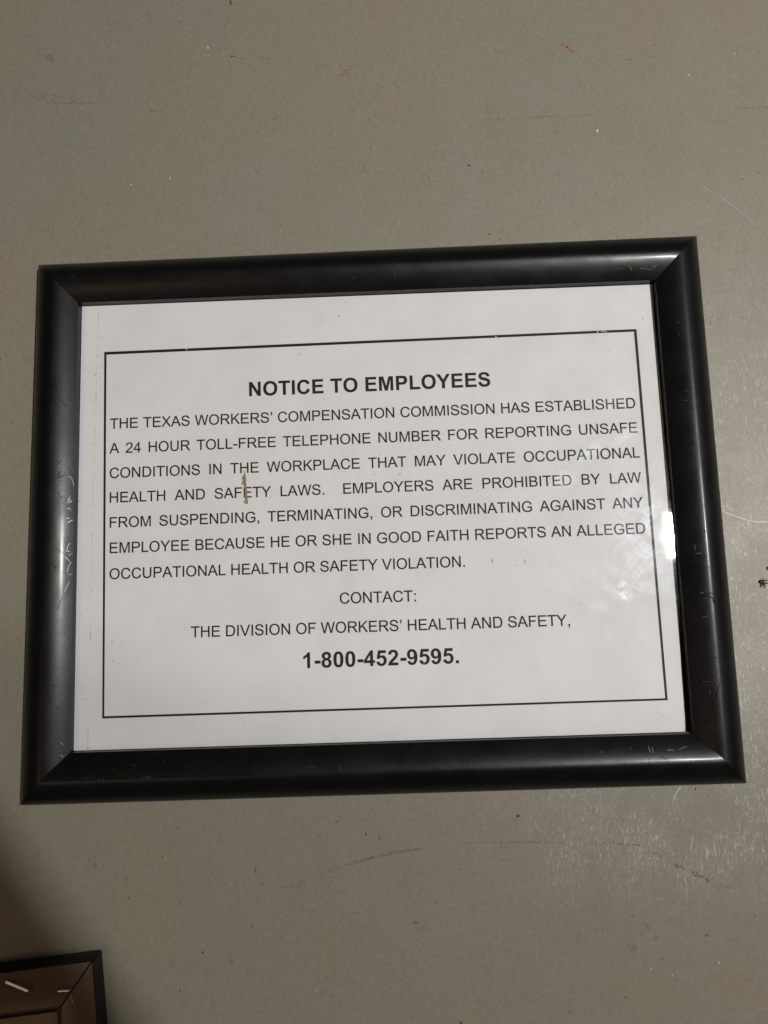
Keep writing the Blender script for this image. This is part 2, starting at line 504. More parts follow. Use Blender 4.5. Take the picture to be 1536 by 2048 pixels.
# chips, dirt specks and stains
for x, y, rx, ry, m_ in ((416, 95, 1.4, 3.2, WHITE), (262, 369, 1.2, 2.2, WHITE), (340, 356, 1.0, 3.2, WHITE),
                         (1195, 262, 1.5, 4.2, WHITE), (1378, 150, 2.8, 1.6, WHITE), (1470, 107, 1.0, 1.8, WHITE),
                         (1299, 86, 1.0, 1.2, WHITE), (717, 371, 0.9, 2.0, PALE), (159, 341, 1, 1, PALE),
                         (1438, 1925, 1.2, 2.2, WHITE), (1345, 1951, 1.1, 1.1, WHITE), (1301, 1938, 1, 1.2, WHITE),
                         (1060, 1866, 0.9, 0.9, WHITE), (461, 1767, 1, 1.2, WHITE), (635, 1981, 1, 1, WHITE),
                         (1003, 1877, 0.9, 0.9, WHITE), (1270, 1935, 0.8, 1, WHITE),
                         (938, 331, 3.0, 1.4, DIRT), (858, 358, 1.4, 4.0, GRAPH), (980, 468, 2.8, 1.1, DIRT),
                         (1000, 479, 0.8, 2.2, DIRT), (548, 237, 3.4, 1.4, GRAPH), (548, 259, 1.2, 2.8, GRAPH),
                         (514, 266, 2.2, 2.2, FAINT), (493, 77, 1.0, 1.6, GRAPH), (391, 125, 1.0, 3.0, FAINT),
                         (737, 239, 0.8, 1.4, DIRT), (766, 174, 1.2, 1.0, GRAPH), (1517, 345, 1.0, 1.4, DIRT),
                         (1520, 397, 2.6, 1.2, GRAPH), (1515, 372, 0.9, 1.2, DIRT), (561, 449, 0.9, 0.9, DIRT),
                         (101, 115, 9, 9, FAINT), (732, 1668, 1.3, 2.4, DIRT), (676, 1643, 1.7, 1.8, GRAPH),
                         (640, 1672, 3.4, 2.8, FAINT), (511, 1740, 1.2, 7.0, GRAPH), (523, 1769, 2.4, 2.2, GRAPH),
                         (487, 1624, 0.9, 5, FAINT), (505, 1853, 3.0, 3.0, GRAPH), (462, 1925, 4.5, 5.5, FAINT),
                         (405, 1905, 1.8, 1.7, DIRT), (832, 1845, 5.0, 3.4, GRAPH), (845, 1855, 4, 4, FAINT),
                         (871, 1805, 2.4, 1.8, GRAPH), (712, 1825, 3.4, 1.2, FAINT), (190, 1731, 6.0, 5.0, FAINT),
                         (252, 1756, 4.6, 4.4, FAINT), (255, 1764, 3, 2.4, FAINT), (178, 1721, 1.2, 2.6, GRAPH),
                         (355, 1656, 2.0, 1.9, GRAPH), (325, 1713, 1.5, 2.4, GRAPH), (75, 1707, 1.4, 1.2, DIRT),
                         (257, 1796, 1.5, 1.2, DIRT), (204, 1793, 2.4, 2.0, FAINT), (376, 1671, 0.9, 3, FAINT),
                         (363, 1806, 2.4, 4.4, FAINT), (360, 1981, 1.4, 1.2, DIRT), (808, 1991, 2.0, 1.7, FAINT),
                         (1296, 1852, 5.0, 7.0, FAINT), (1312, 1878, 3.6, 4.0, FAINT), (1267, 1898, 8.0, 7.5, FAINT),
                         (1265, 1833, 3, 2.8, FAINT), (1284, 1868, 2.5, 2, FAINT), (1415, 1870, 5.0, 2.6, GRAPH),
                         (1335, 1844, 2.0, 1.1, GRAPH), (1364, 1844, 1.8, 1.0, GRAPH), (1156, 1917, 1.2, 1, DIRT),
                         (1205, 1908, 1.2, 1, GRAPH), (1252, 1994, 2.6, 2.0, GRAPH), (1354, 1960, 2, 5, FAINT),
                         (1139, 2023, 3, 5, FAINT), (922, 2046, 2.4, 2.2, DIRT), (1535, 1137, 3.2, 3.4, DIRT),
                         (1391, 1578, 1.2, 3.4, DIRT), (464, 1844, 1.4, 1.4, GRAPH), (33, 1618, 1, 3.5, FAINT),
                         (1326, 1917, 1.5, 1.5, GRAPH), (1323, 1917, 1, 1, DIRT), (938, 1686, 1.2, 1.2, DIRT)):
    if rx * ry > 11:
        for i in range(int(rx * ry * 1.1)):
            fleck(bm, x + random.gauss(0, rx * 0.45), y + random.gauss(0, ry * 0.45), random.uniform(0.7, 1.7), random.uniform(0.6, 1.4),
                  m_, random.uniform(0, 3), MARKY - random.random() * 0.00003, 6, 0.5)
        continue
    fleck(bm, x, y, rx, ry, m_, random.uniform(-0.4, 0.4), MARKY - random.random() * 0.00003)
fleck(bm, 1036, 1632, 3.4, 2.8, RED, 0.2, MARKY - 0.00005, 11, 0.2)
# pale scratches
for q, wd, m_ in (([(1441, 1018), (1452, 1025), (1475, 1034), (1498, 1041), (1516, 1044), (1540, 1044)], 1.9, WHITE),
                  ([(1447, 1046), (1465, 1067), (1486, 1092)], 0.9, PALE),
                  ([(1435, 388), (1470, 415), (1490, 432), (1513, 452)], 1.5, PALE),
                  ([(1412, 410), (1418, 416), (1430, 425)], 1.4, PALE), ([(1372, 393), (1395, 405)], 1.0, PALE),
                  ([(1407, 373), (1424, 383)], 1.8, PALE), ([(1395, 447), (1428, 438)], 1.0, PALE),
                  ([(1380, 1668), (1385, 1690), (1381, 1704)], 1.1, PALE),
                  ([(1387, 1672), (1383, 1690), (1381, 1703)], 1.1, WHITE),
                  ([(1362, 1720), (1358, 1745), (1352, 1775)], 1.2, PALE),
                  ([(1367, 1718), (1372, 1760), (1374, 1800)], 1.4, PALE),
                  ([(1200, 1578), (1201, 1620), (1202, 1672)], 1.2, PALE),
                  ([(1126, 1608), (1128, 1640), (1129, 1690)], 1.3, PALE),
                  ([(1130, 1580), (1140, 1588), (1146, 1600)], 1.4, PALE),
                  ([(1240, 1578), (1222, 1605), (1212, 1634)], 1.1, PALE),
                  ([(1361, 1573), (1352, 1588), (1348, 1600)], 1.6, WHITE),
                  ([(1477, 1297), (1500, 1281), (1540, 1258)], 1.2, PALE),
                  ([(1490, 1204), (1492, 1196), (1500, 1191), (1514, 1186)], 2.0, PALE),
                  ([(1414, 628), (1424, 630)], 1.6, PALE), ([(1412, 652), (1426, 655)], 2.2, PALE),
                  ([(1440, 1002), (1446, 1010), (1458, 1017), (1472, 1019)], 2.0, PALE),
                  ([(1520, 766), (1540, 760)], 1.2, PALE), ([(1424, 680), (1432, 684)], 1.2, PALE),
                  ([(1050, 340), (1055, 330)], 1.0, PALE), ([(1218, 374), (1230, 365)], 1.2, PALE)):
    stroke(bm, bend(q), wd, m_)
for (x0, x1, y0, y1, n) in ((1130, 1166, 1680, 1718, 34), (1356, 1376, 1725, 1804, 46), (1300, 1326, 1640, 1700, 24),
                            (1396, 1536, 1640, 1712, 70), (1290, 1420, 1580, 1660, 50), (1440, 1480, 1002, 1120, 30),
                            (1480, 1536, 1540, 1640, 34), (1050, 1290, 1600, 1700, 60), (1200, 1300, 1690, 1740, 30)):
    for i in range(n):
        x, y = random.uniform(x0, x1), random.uniform(y0, y1)
        L = random.uniform(2, 9)
        a = random.gauss(1.5, 0.3)
        stroke(bm, [(x, y), (x + L * 0.5 * math.cos(a), y + L * 0.5 * math.sin(a)), (x + L * math.cos(a), y + L * math.sin(a))],
               random.uniform(0.6, 1.5), WHITE if random.random() < 0.12 else PALE, MARKY - random.random() * 0.00003)
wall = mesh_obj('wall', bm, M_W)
wall['kind'] = 'structure'

# ------------------------------------------------------------------ the framed notice
YG, YP, YLIP, YCREST = -0.0055, -0.0036, -0.0076, -0.0122
IN_PX = [(160, 609), (1308, 564), (1384, 1466), (144, 1504)]
OUT_PX = [(80, 533), (1391, 475), (1490, 1566), (45, 1610)]
INQ = [at(x, y, YG) for x, y in IN_PX]
OUTQ = [at(x, y, -0.0022) for x, y in OUT_PX]

framed = thing('framed_notice', 'black framed white notice to employees, hanging on the wall', 'framed notice', (0, 0, 0))


def main_profile():
    """(t, Y): t 0 = outer rim, 1 = sight edge"""
    pts = [(0.0, -0.0004), (0.0, -0.0030)]
    for i in range(1, 19):
        u = i / 18
        q = (1 - (1 - u) ** 1.6) ** (1 / 1.6)
        pts.append((0.5 * u, -0.0030 + (YCREST + 0.0030) * q))
    for i in range(1, 15):
        u = i / 14
        pts.append((0.5 + 0.5 * u, YCREST + (YLIP - YCREST) * u ** 1.62))
    return pts


def flat_profile():
    """a narrow raised rim, a shallow cove, a bead at the sight edge"""
    pts = [(0.0, -0.0008), (0.0, -0.0055), (0.008, -0.0066), (0.040, -0.0132), (0.055, -0.0138)]
    for i in range(0, 13):
        u = i / 12
        pts.append((0.06 + 0.82 * u, -0.0137 + 0.0062 * math.sin(u * math.pi * 0.5) ** 1.15))
    pts += [(0.91, -0.0084), (0.95, -0.0082), (1.0, -0.0064)]
    return [(t, y * 0.64) for t, y in pts]


def rail_bm(o0, o1, i0, i1, prof, n=90, floor=-0.0008, gap=0.00006):
    """one mitred length of moulding between two corners"""
    bm = bmesh.new()
    grid = []
    d = (o1 - o0).normalized()
    for k in range(n + 1):
        s = k / n
        row = []
        for t, y in prof:
            a, b_ = o0.lerp(i0, t), o1.lerp(i1, t)
            p = a.lerp(b_, s)
            p = p + d * gap * (1 - 2 * s)
            row.append(bm.verts.new((p.x, y, p.z)))
        a, b_ = i0.lerp(i1, s), None
        p = i0.lerp(i1, s) + d * gap * (1 - 2 * s)
        row.append(bm.verts.new((p.x, floor, p.z)))
        grid.append(row)
    for r0, r1 in zip(grid, grid[1:]):
        for j in range(len(r0) - 1):
            bm.faces.new((r0[j], r0[j + 1], r1[j + 1], r1[j]))
    for row in (grid[0], grid[-1]):
        bm.faces.new(row)
    bm.faces.new([bm.verts.new(v.co) for v in (grid[0][0], grid[-1][0], grid[-1][-1], grid[0][-1])])
    bmesh.ops.recalc_face_normals(bm, faces=bm.faces[:])
    for f in bm.faces:
        f.smooth = len(f.verts) == 4
    # crisp edges at the mitres and at rim and sight edge
    for e in bm.edges:
        if len(e.link_faces) == 2 and e.calc_face_angle(0) > math.radians(40):
            e.smooth = False
    return bm


PROF = main_profile()


def rail_point(side, s, t):
    o0, o1, i0, i1 = OUTQ[side], OUTQ[(side + 1) % 4], INQ[side], INQ[(side + 1) % 4]
    p = o0.lerp(i0, t).lerp(o1.lerp(i1, t), s)
    y = PROF[-1][1]
    for (t0, y0), (t1, y1) in zip(PROF, PROF[1:]):
        if t0 <= t <= t1 and t1 > t0:
            y = y0 + (y1 - y0) * (t - t0) / (t1 - t0)
            break
    return Vector((p.x, y, p.z))


def on_rail(side, px, py):
    """(s, t) of the moulding point that was measured at this pixel"""
    s, t = 0.5, 0.6
    for _ in range(25):
        x, y = project(rail_point(side, s, t))
        e = 0.004
        xs, ys = project(rail_point(side, s + e, t))
        xt, yt = project(rail_point(side, s, min(t + e, 1)) if t + e <= 1 else rail_point(side, s, t - e))
        k = e if t + e <= 1 else -e
        a, b_, c, d = (xs - x) / e, (xt - x) / k, (ys - y) / e, (yt - y) / k
        det = a * d - b_ * c
        if abs(det) < 1e-9:
            break
        rx, ry = px - x, py - y
        s = min(0.999, max(0.001, s + 0.8 * (d * rx - b_ * ry) / det))
        t = min(0.985, max(0.03, t + 0.8 * (-c * rx + a * ry) / det))
    return s, t


def rail_stroke(bm, side, pts, width, mat, lift=0.00004):
    """a scratch lying on the curved moulding; pixels of the photograph"""
    fine = []
    for (x0, y0), (x1, y1) in zip(pts, pts[1:]):
        k = max(2, int(math.hypot(x1 - x0, y1 - y0) / 4))
        for i in range(k):
            fine.append((x0 + (x1 - x0) * i / k, y0 + (y1 - y0) * i / k))
    fine.append(pts[-1])
    P = []
    for x, y in fine:
        s, t = on_rail(side, x, y)
        p = rail_point(side, s, t)
        q1 = rail_point(side, min(s + 0.01, 1), t) - rail_point(side, max(s - 0.01, 0), t)
        q2 = rail_point(side, s, min(t + 0.01, 1)) - rail_point(side, s, max(t - 0.01, 0.01))
        nr = q1.cross(q2).normalized()
        if nr.y > 0:
            nr = -nr
        P.append((p + nr * lift, nr))
    prev = None
    n = len(P)
    for i, (p, nr) in enumerate(P):
        d = (P[min(i + 1, n - 1)][0] - P[max(i - 1, 0)][0])
        if d.length < 1e-7:
            continue
        side_v = nr.cross(d.normalized())
        k = (0.4 if i in (0, n - 1) else random.uniform(0.65, 1.0)) * width * 0.00021 / 2
        a, b_ = bm.verts.new(p + side_v * k), bm.verts.new(p - side_v * k)
        if prev:
            f = bm.faces.new((prev[0], prev[1], b_, a))
            f.normal_update()
            if f.normal.dot(nr) < 0:
                f.normal_flip()
            f.material_index = mat
        prev = (a, b_)


B1, B2, GG = 1, 2, 3      # bright burr, dull scratch, black gouge
SCR = {0: [], 1: [], 2: [], 3: []}
Z7 = lambda X, Yp: (50 + X / 6.027, 880 + Yp / 6.024)         # zoom of the left moulding
for q, wd, m_ in (([(545, 68), (600, 72)], 0.9, B2), ([(540, 325), (560, 335), (597, 366)], 1.3, B2),
                  ([(540, 270), (590, 250)], 0.8, B2),
                  ([(520, 440), (560, 450), (572, 490), (590, 555)], 1.0, B1), ([(500, 655), (530, 650)], 1.2, B2),
                  ([(548, 672), (515, 735), (540, 755), (558, 740), (530, 705)], 1.6, B1), ([(515, 740), (508, 768)], 1.0, B1),
                  ([(500, 830), (540, 822), (550, 850)], 1.4, B1), ([(500, 850), (503, 910), (530, 905)], 1.2, B2),
                  ([(495, 945), (540, 942)], 2.0, B1), ([(508, 998), (560, 970), (578, 966)], 1.9, B1),
                  ([(548, 1248), (525, 1255), (500, 1340), (545, 1346)], 1.3, B1),
                  ([(572, 1360), (520, 1396)], 1.1, B1), ([(484, 1405), (556, 1482), (530, 1510), (510, 1580), (525, 1580)], 1.3, B1),
                  ([(565, 1605), (535, 1632)], 1.2, B1), ([(512, 1608), (520, 1616)], 1.8, B1),
                  ([(538, 1700), (472, 1832)], 1.2, B1), ([(450, 245), (380, 300)], 1.2, GG),
                  ([(430, 370), (385, 460), (480, 420)], 1.5, GG), ([(395, 625), (430, 690), (438, 706)], 1.6, GG),
                  ([(400, 688), (490, 690)], 1.0, GG), ([(380, 1310), (480, 1380)], 1.0, GG), ([(350, 1500), (370, 1550)], 2.4, GG),
                  ([(450, 1880), (395, 2040)], 1.2, GG)):
    SCR[3].append(([Z7(*p) for p in q], wd, m_))
for q, wd, m_ in (([(118, 796), (136, 816)], 1.2, GG), ([(126, 1275), (138, 1287)], 0.8, B2), ([(121, 1484), (127, 1490)], 1.0, B1),
                  ([(121, 1510), (127, 1514)], 0.9, B1), ([(104, 1371), (113, 1372)], 1.6, GG), ([(113, 1416), (119, 1415)], 1.6, GG),
                  ([(120, 635), (126, 628)], 0.8, B2), ([(128, 1322), (134, 1322)], 0.7, B2), ([(110, 560), (117, 553)], 0.8, B2)):
    SCR[3].append((q, wd, m_))
Z3 = lambda X, Yp: (1280 + X / 6.825, 980 + Yp / 6.827)       # zoom of the right moulding
for q, wd, m_ in (([(730, 55), (742, 90), (760, 94)], 1.0, GG), ([(850, 545), (905, 562), (880, 575), (876, 600)], 1.4, GG),
                  ([(876, 600), (868, 680)], 0.7, GG), ([(748, 738), (748, 800), (754, 825)], 1.2, B1),
                  ([(765, 868), (850, 860)], 1.2, B1), ([(850, 862), (890, 895), (905, 935)], 1.4, GG),
                  ([(660, 1046), (780, 1050)], 1.8, GG), ([(700, 1028), (780, 1032)], 1.0, GG), ([(850, 1058), (970, 1046)], 1.2, GG),
                  ([(708, 1372), (760, 1378), (808, 1392)], 2.2, GG), ([(820, 1400), (870, 1408)], 1.4, B1),
                  ([(870, 1412), (1035, 1408)], 1.8, GG), ([(890, 1428), (1000, 1480), (1005, 1540)], 2.4, GG), ([(992, 1500), (1020, 1545)], 4.5, GG),
                  ([(862, 1482), (920, 1492)], 0.9, B2), ([(700, 1440), (684, 1500), (690, 1568)], 1.4, GG),
                  ([(764, 1564), (725, 1582), (715, 1640)], 1.5, GG), ([(845, 1702), (920, 1704)], 2.6, GG), ([(850, 1728), (930, 1728)], 2.0, B2),
                  ([(1040, 1380), (1030, 1440)], 0.9, GG)):
    SCR[1].append(([Z3(*p) for p in q], wd, m_))
Z4 = lambda X, Yp: (1036 + X / 3.07, 1000 + Yp / 3.07)
for q, wd, m_ in (([(1090, 1068), (1105, 1100), (1130, 1130)], 2.4, GG), ([(1105, 1120), (1190, 1112)], 0.9, B2),
                  ([(1240, 1120), (1225, 1170), (1215, 1215)], 1.6, GG), ([(1150, 1350), (1180, 1390)], 1.4, GG),
                  ([(1165, 1385), (1205, 1415)], 0.9, B2), ([(1120, 1240), (1125, 1256)], 2.6, GG), ([(1180, 965), (1270, 975)], 0.9, GG),
                  ([(1150, 1455), (1165, 1465)], 1.8, GG), ([(1175, 1160), (1182, 1200)], 0.9, B2), ([(1130, 180), (1155, 190)], 1.0, GG)):
    SCR[1].append(([Z4(*p) for p in q], wd, m_))
Z2 = lambda X, Yp: (1036 + X / 3.07, 440 + Yp / 3.07)
for q, wd, m_ in (([(970, 632), (985, 625), (992, 640)], 1.2, B2), ([(985, 690), (992, 715)], 1.2, B2), ([(1040, 1350), (1050, 1330)], 1.2, GG),
                  ([(1058, 1345), (1058, 1385)], 1.3, GG), ([(1068, 1345), (1072, 1385)], 1.1, GG), ([(1080, 1345), (1082, 1370)], 0.9, GG),
                  ([(1030, 1380), (1090, 1378)], 0.9, GG), ([(1015, 1050), (1050, 1046)], 0.9, B2), ([(1010, 1110), (1050, 1106)], 0.9, B2),
                  ([(1000, 1140), (1110, 1140)], 0.9, GG), ([(1010, 1155), (1120, 1158)], 0.8, GG), ([(1100, 1390), (1105, 1420)], 1.2, GG),
                  ([(1075, 1690), (1090, 1698)], 1.0, GG), ([(940, 575), (1010, 580)], 0.7, GG)):
    SCR[1].append(([Z2(*p) for p in q], wd, m_))
for q, wd, m_ in (([(685, 282), (697, 308)], 1.6, B1), ([(825, 280), (838, 292), (846, 312)], 1.2, B2), ([(826, 290), (855, 278)], 1.3, B1),
                  ([(745, 296), (830, 305)], 0.8, B1), ([(748, 366), (785, 332)], 1.2, GG), ([(385, 265), (400, 255)], 1.0, GG),
                  ([(600, 300), (660, 296)], 0.7, B2), ([(840, 294), (842, 312)], 1.0, GG), ([(520, 230), (560, 222)], 0.9, GG)):
    SCR[0].append(([Z2(*p) for p in q], wd, m_))
for q, wd, m_ in (([(206, 592), (213, 599)], 1.0, B2), ([(527, 556), (530, 562)], 0.8, B2), ([(787, 540), (792, 560)], 0.8, B2),
                  ([(700, 562), (712, 552)], 0.8, B2), ([(835, 560), (850, 575)], 0.9, GG), ([(142, 555), (150, 552)], 1.2, B2)):
    SCR[0].append((q, wd, m_))
for q, wd, m_ in (([(800, 1510), (812, 1550)], 2.2, B1), ([(762, 1455), (800, 1480), (822, 1510)], 1.6, GG), ([(822, 1515), (832, 1555)], 1.4, B1),
                  ([(912, 1536), (958, 1536)], 2.0, B1), ([(925, 1518), (932, 1534)], 0.9, B1), ([(985, 1534), (1040, 1510)], 1.2, B1),
                  ([(1066, 1470), (1074, 1500)], 1.4, GG), ([(510, 1550), (520, 1545)], 1.4, B1), ([(690, 1515), (692, 1535)], 0.8, B1),
                  ([(525, 1620), (560, 1628)], 1.0, B2), ([(640, 1460), (660, 1480)], 1.2, GG), ([(655, 1610), (660, 1660)], 1.3, GG),
                  ([(800, 1580), (812, 1640)], 1.2, GG), ([(880, 1570), (920, 1600)], 1.4, GG)):
    SCR[2].append(([Z4(*p) for p in q], wd, m_))
Z6 = lambda X, Yp: (100 + X / 1.92, 1400 + Yp / 1.92)
for q, wd, m_ in (([(1112, 250), (1118, 278)], 1.3, B2), ([(350, 305), (395, 290)], 1.1, B2), ([(368, 292), (386, 304)], 0.9, B2),
                  ([(188, 298), (190, 312)], 1.0, B2), ([(205, 296), (206, 312)], 1.0, B2), ([(70, 296), (76, 304)], 0.9, B2),
                  ([(320, 245), (330, 256)], 1.0, B2), ([(98, 232), (104, 222)], 0.9, B2), ([(436, 225), (437, 250)], 0.8, B2),
                  ([(980, 255), (1020, 258)], 0.7, B2), ([(120, 300), (150, 298)], 0.8, B2), ([(232, 268), (246, 262)], 0.9, B2)):
    SCR[2].append(([Z6(*p) for p in q], wd, m_))
# fine scuffs everywhere
for side in range(4):
    for i in range(46):
        s, t = random.uniform(0.05, 0.95), random.uniform(0.45, 0.95)
        x, y = project(rail_point(side, s, t))
        a, L = random.uniform(0, 6.28), random.uniform(3, 10)
        SCR[side].append(([(x, y), (x + L * math.cos(a), y + L * math.sin(a))], random.uniform(0.35, 0.8), random.choice((B2, GG, GG))))

for side in range(4):
    b2 = rail_bm(OUTQ[side], OUTQ[(side + 1) % 4], INQ[side], INQ[(side + 1) % 4], PROF)
    for q, wd, m_ in SCR[side]:
        rail_stroke(b2, side, q, wd if side == 3 else wd * 0.85, 4 if m_ == B1 and side != 3 else m_)
    mesh_obj('frame_rail', b2, [M_RAIL, M_BURR, M_BURR2, M_GOUGE, M_BURR3], framed)


def quad_sheet(bm, corners, Y0, Y1):
    """a flat sheet with thickness between depths Y0 (front) and Y1 (back)"""
    f = [bm.verts.new((c.x, Y0, c.z)) for c in corners]
    k = [bm.verts.new((c.x, Y1, c.z)) for c in corners]
    bm.faces.new(f)
    bm.faces.new(k[::-1])
    n = len(corners)
    for i in range(n):
        bm.faces.new((f[i], f[(i + 1) % n], k[(i + 1) % n], k[i]))
    bmesh.ops.recalc_face_normals(bm, faces=bm.faces[:])


def inset(q, d):
    c = sum(q, Vector()) / 4
    return [p + (c - p).normalized() * d for p in q]


b2 = bmesh.new()
quad_sheet(b2, inset(INQ, 0.0006), -0.0016, -0.0009)
mesh_obj('backing_board', b2, M_BACK, framed)

# the paper: its right edge is a little wavy and stops short of the moulding
edge = [(1304, 560), (1305, 580), (1309, 640), (1316, 720), (1323, 800), (1331, 900), (1338, 985), (1345, 1075),
        (1352, 1160), (1357, 1240), (1362, 1330), (1367, 1400), (1370, 1440), (1371, 1470)]
b2 = bmesh.new()
lp = [INQ[0] + Vector((0.0002, 0, -0.0002)), INQ[3] + Vector((0.0002, 0, 0.0002))]
row = [lp[1]] + [at(x, y, YP) for x, y in edge[::-1]] + [lp[0]]
lo_ = INQ[3].lerp(INQ[2], 0.97)
row[1].z = max(row[1].z, lo_.z + 0.0003)
row[-2].z = min(row[-2].z, INQ[0].lerp(INQ[1], 0.97).z - 0.0003)
quad_sheet(b2, row, YP, YP + 0.0002)
INKY = YP - 0.00008
# creases, pencil flecks and the chip in the printed border
trail(b2, [(197, 628), (195, 680)], 0.7, 1, 0.85, 0.2, 4, Y=INKY)
trail(b2, [(195, 690), (190, 860), (184, 1100), (180, 1330)], 0.6, 1, 0.6, 0.25, 5, Y=INKY)
trail(b2, [(176, 1455), (176, 1505)], 0.9, 1, 0.95, 0.25, 4, Y=INKY)
for x, y, rx, ry in ((677, 632, 2.2, 2.2), (318, 631, 1.2, 1.5), (191, 750, 1.2, 2.6), (365, 678, 1, 1.4), (158, 1002, 1.8, 2.2),
                     (162, 1231, 1.6, 1.2), (224, 1283, 2.5, 1.5), (242, 1287, 1.5, 1.4), (226, 1322, 2.5, 1), (391, 998, 1.2, 1.2),
                     (1172, 606, 1.2, 1.2), (1285, 637, 3, 1.2), (1218, 700, 1.6, 2), (1186, 708, 1, 1), (1263, 836, 3, 1),
                     (1117, 1174, 2, 1), (1325, 1431, 1.5, 1.3), (985, 1120, 2, 5), (1050, 1122, 1.6, 5), (760, 908, 4, 1.2),
                     (748, 948, 1, 4), (800, 948, 2.6, 2), (172, 1398, 2, 1.6), (272, 1399, 1.5, 1.5), (487, 1444, 1.2, 1.2)):
    fleck(b2, x, y, rx * 0.8, ry * 0.8, 1, random.uniform(-0.5, 0.5), INKY, 7, 0.45)
for i in range(70):
    fleck(b2, random.uniform(180, 1330), random.uniform(630, 1450), random.uniform(0.5, 1.4), random.uniform(0.5, 1.2), 2,
          random.uniform(0, 3), INKY - 0.00002, 6, 0.5)
trail(b2, [(1194, 664.5), (1203, 664), (1212, 662.5)], 2.0, 0, 0.95, 1.0, 2, Y=INKY - 0.00005)
fleck(b2, 373, 699.2, 0.7, 2.4, 0, 0, INKY - 0.00005)
fleck(b2, 992, 674, 1.0, 1.6, 0, 0, INKY - 0.00005)

paper = mesh_obj('notice_sheet', b2, [M_PAPER, M_CREASE, M_FAINT], framed)
paper['label'] = 'white printed paper notice to employees'

b2 = bmesh.new()
quad_sheet(b2, inset(INQ, 0.0005), YG, YG + 0.0014)
mesh_obj('glass_pane', b2, M_GLASS, framed)

INKY = YP - 0.00008


def flat_poly(bm, pts, mat=0, Y=INKY):
    vv = [bm.verts.new((p.x, Y, p.z)) for p in pts]
    f = bm.faces.new(vv)
    f.normal_update()
    if f.normal.y > 0:
        f.normal_flip()
    f.material_index = mat


def px_poly(bm, pts, mat=0, Y=INKY):
    flat_poly(bm, [at(x, y, Y) for x, y in pts], mat, Y)


# printed border
b2 = bmesh.new()
BO = [(208.5, 704), (1273, 658), (1335.5, 1400.5), (204.5, 1437)]
BI = [(213, 709.3), (1268, 663.2), (1330.5, 1396.5), (208.5, 1432.5)]
for i in range(4):
    px_poly(b2, [BO[i], BO[(i + 1) % 4], BI[(i + 1) % 4], BI[i]])
mesh_obj('printed_border', b2, M_INK, paper)

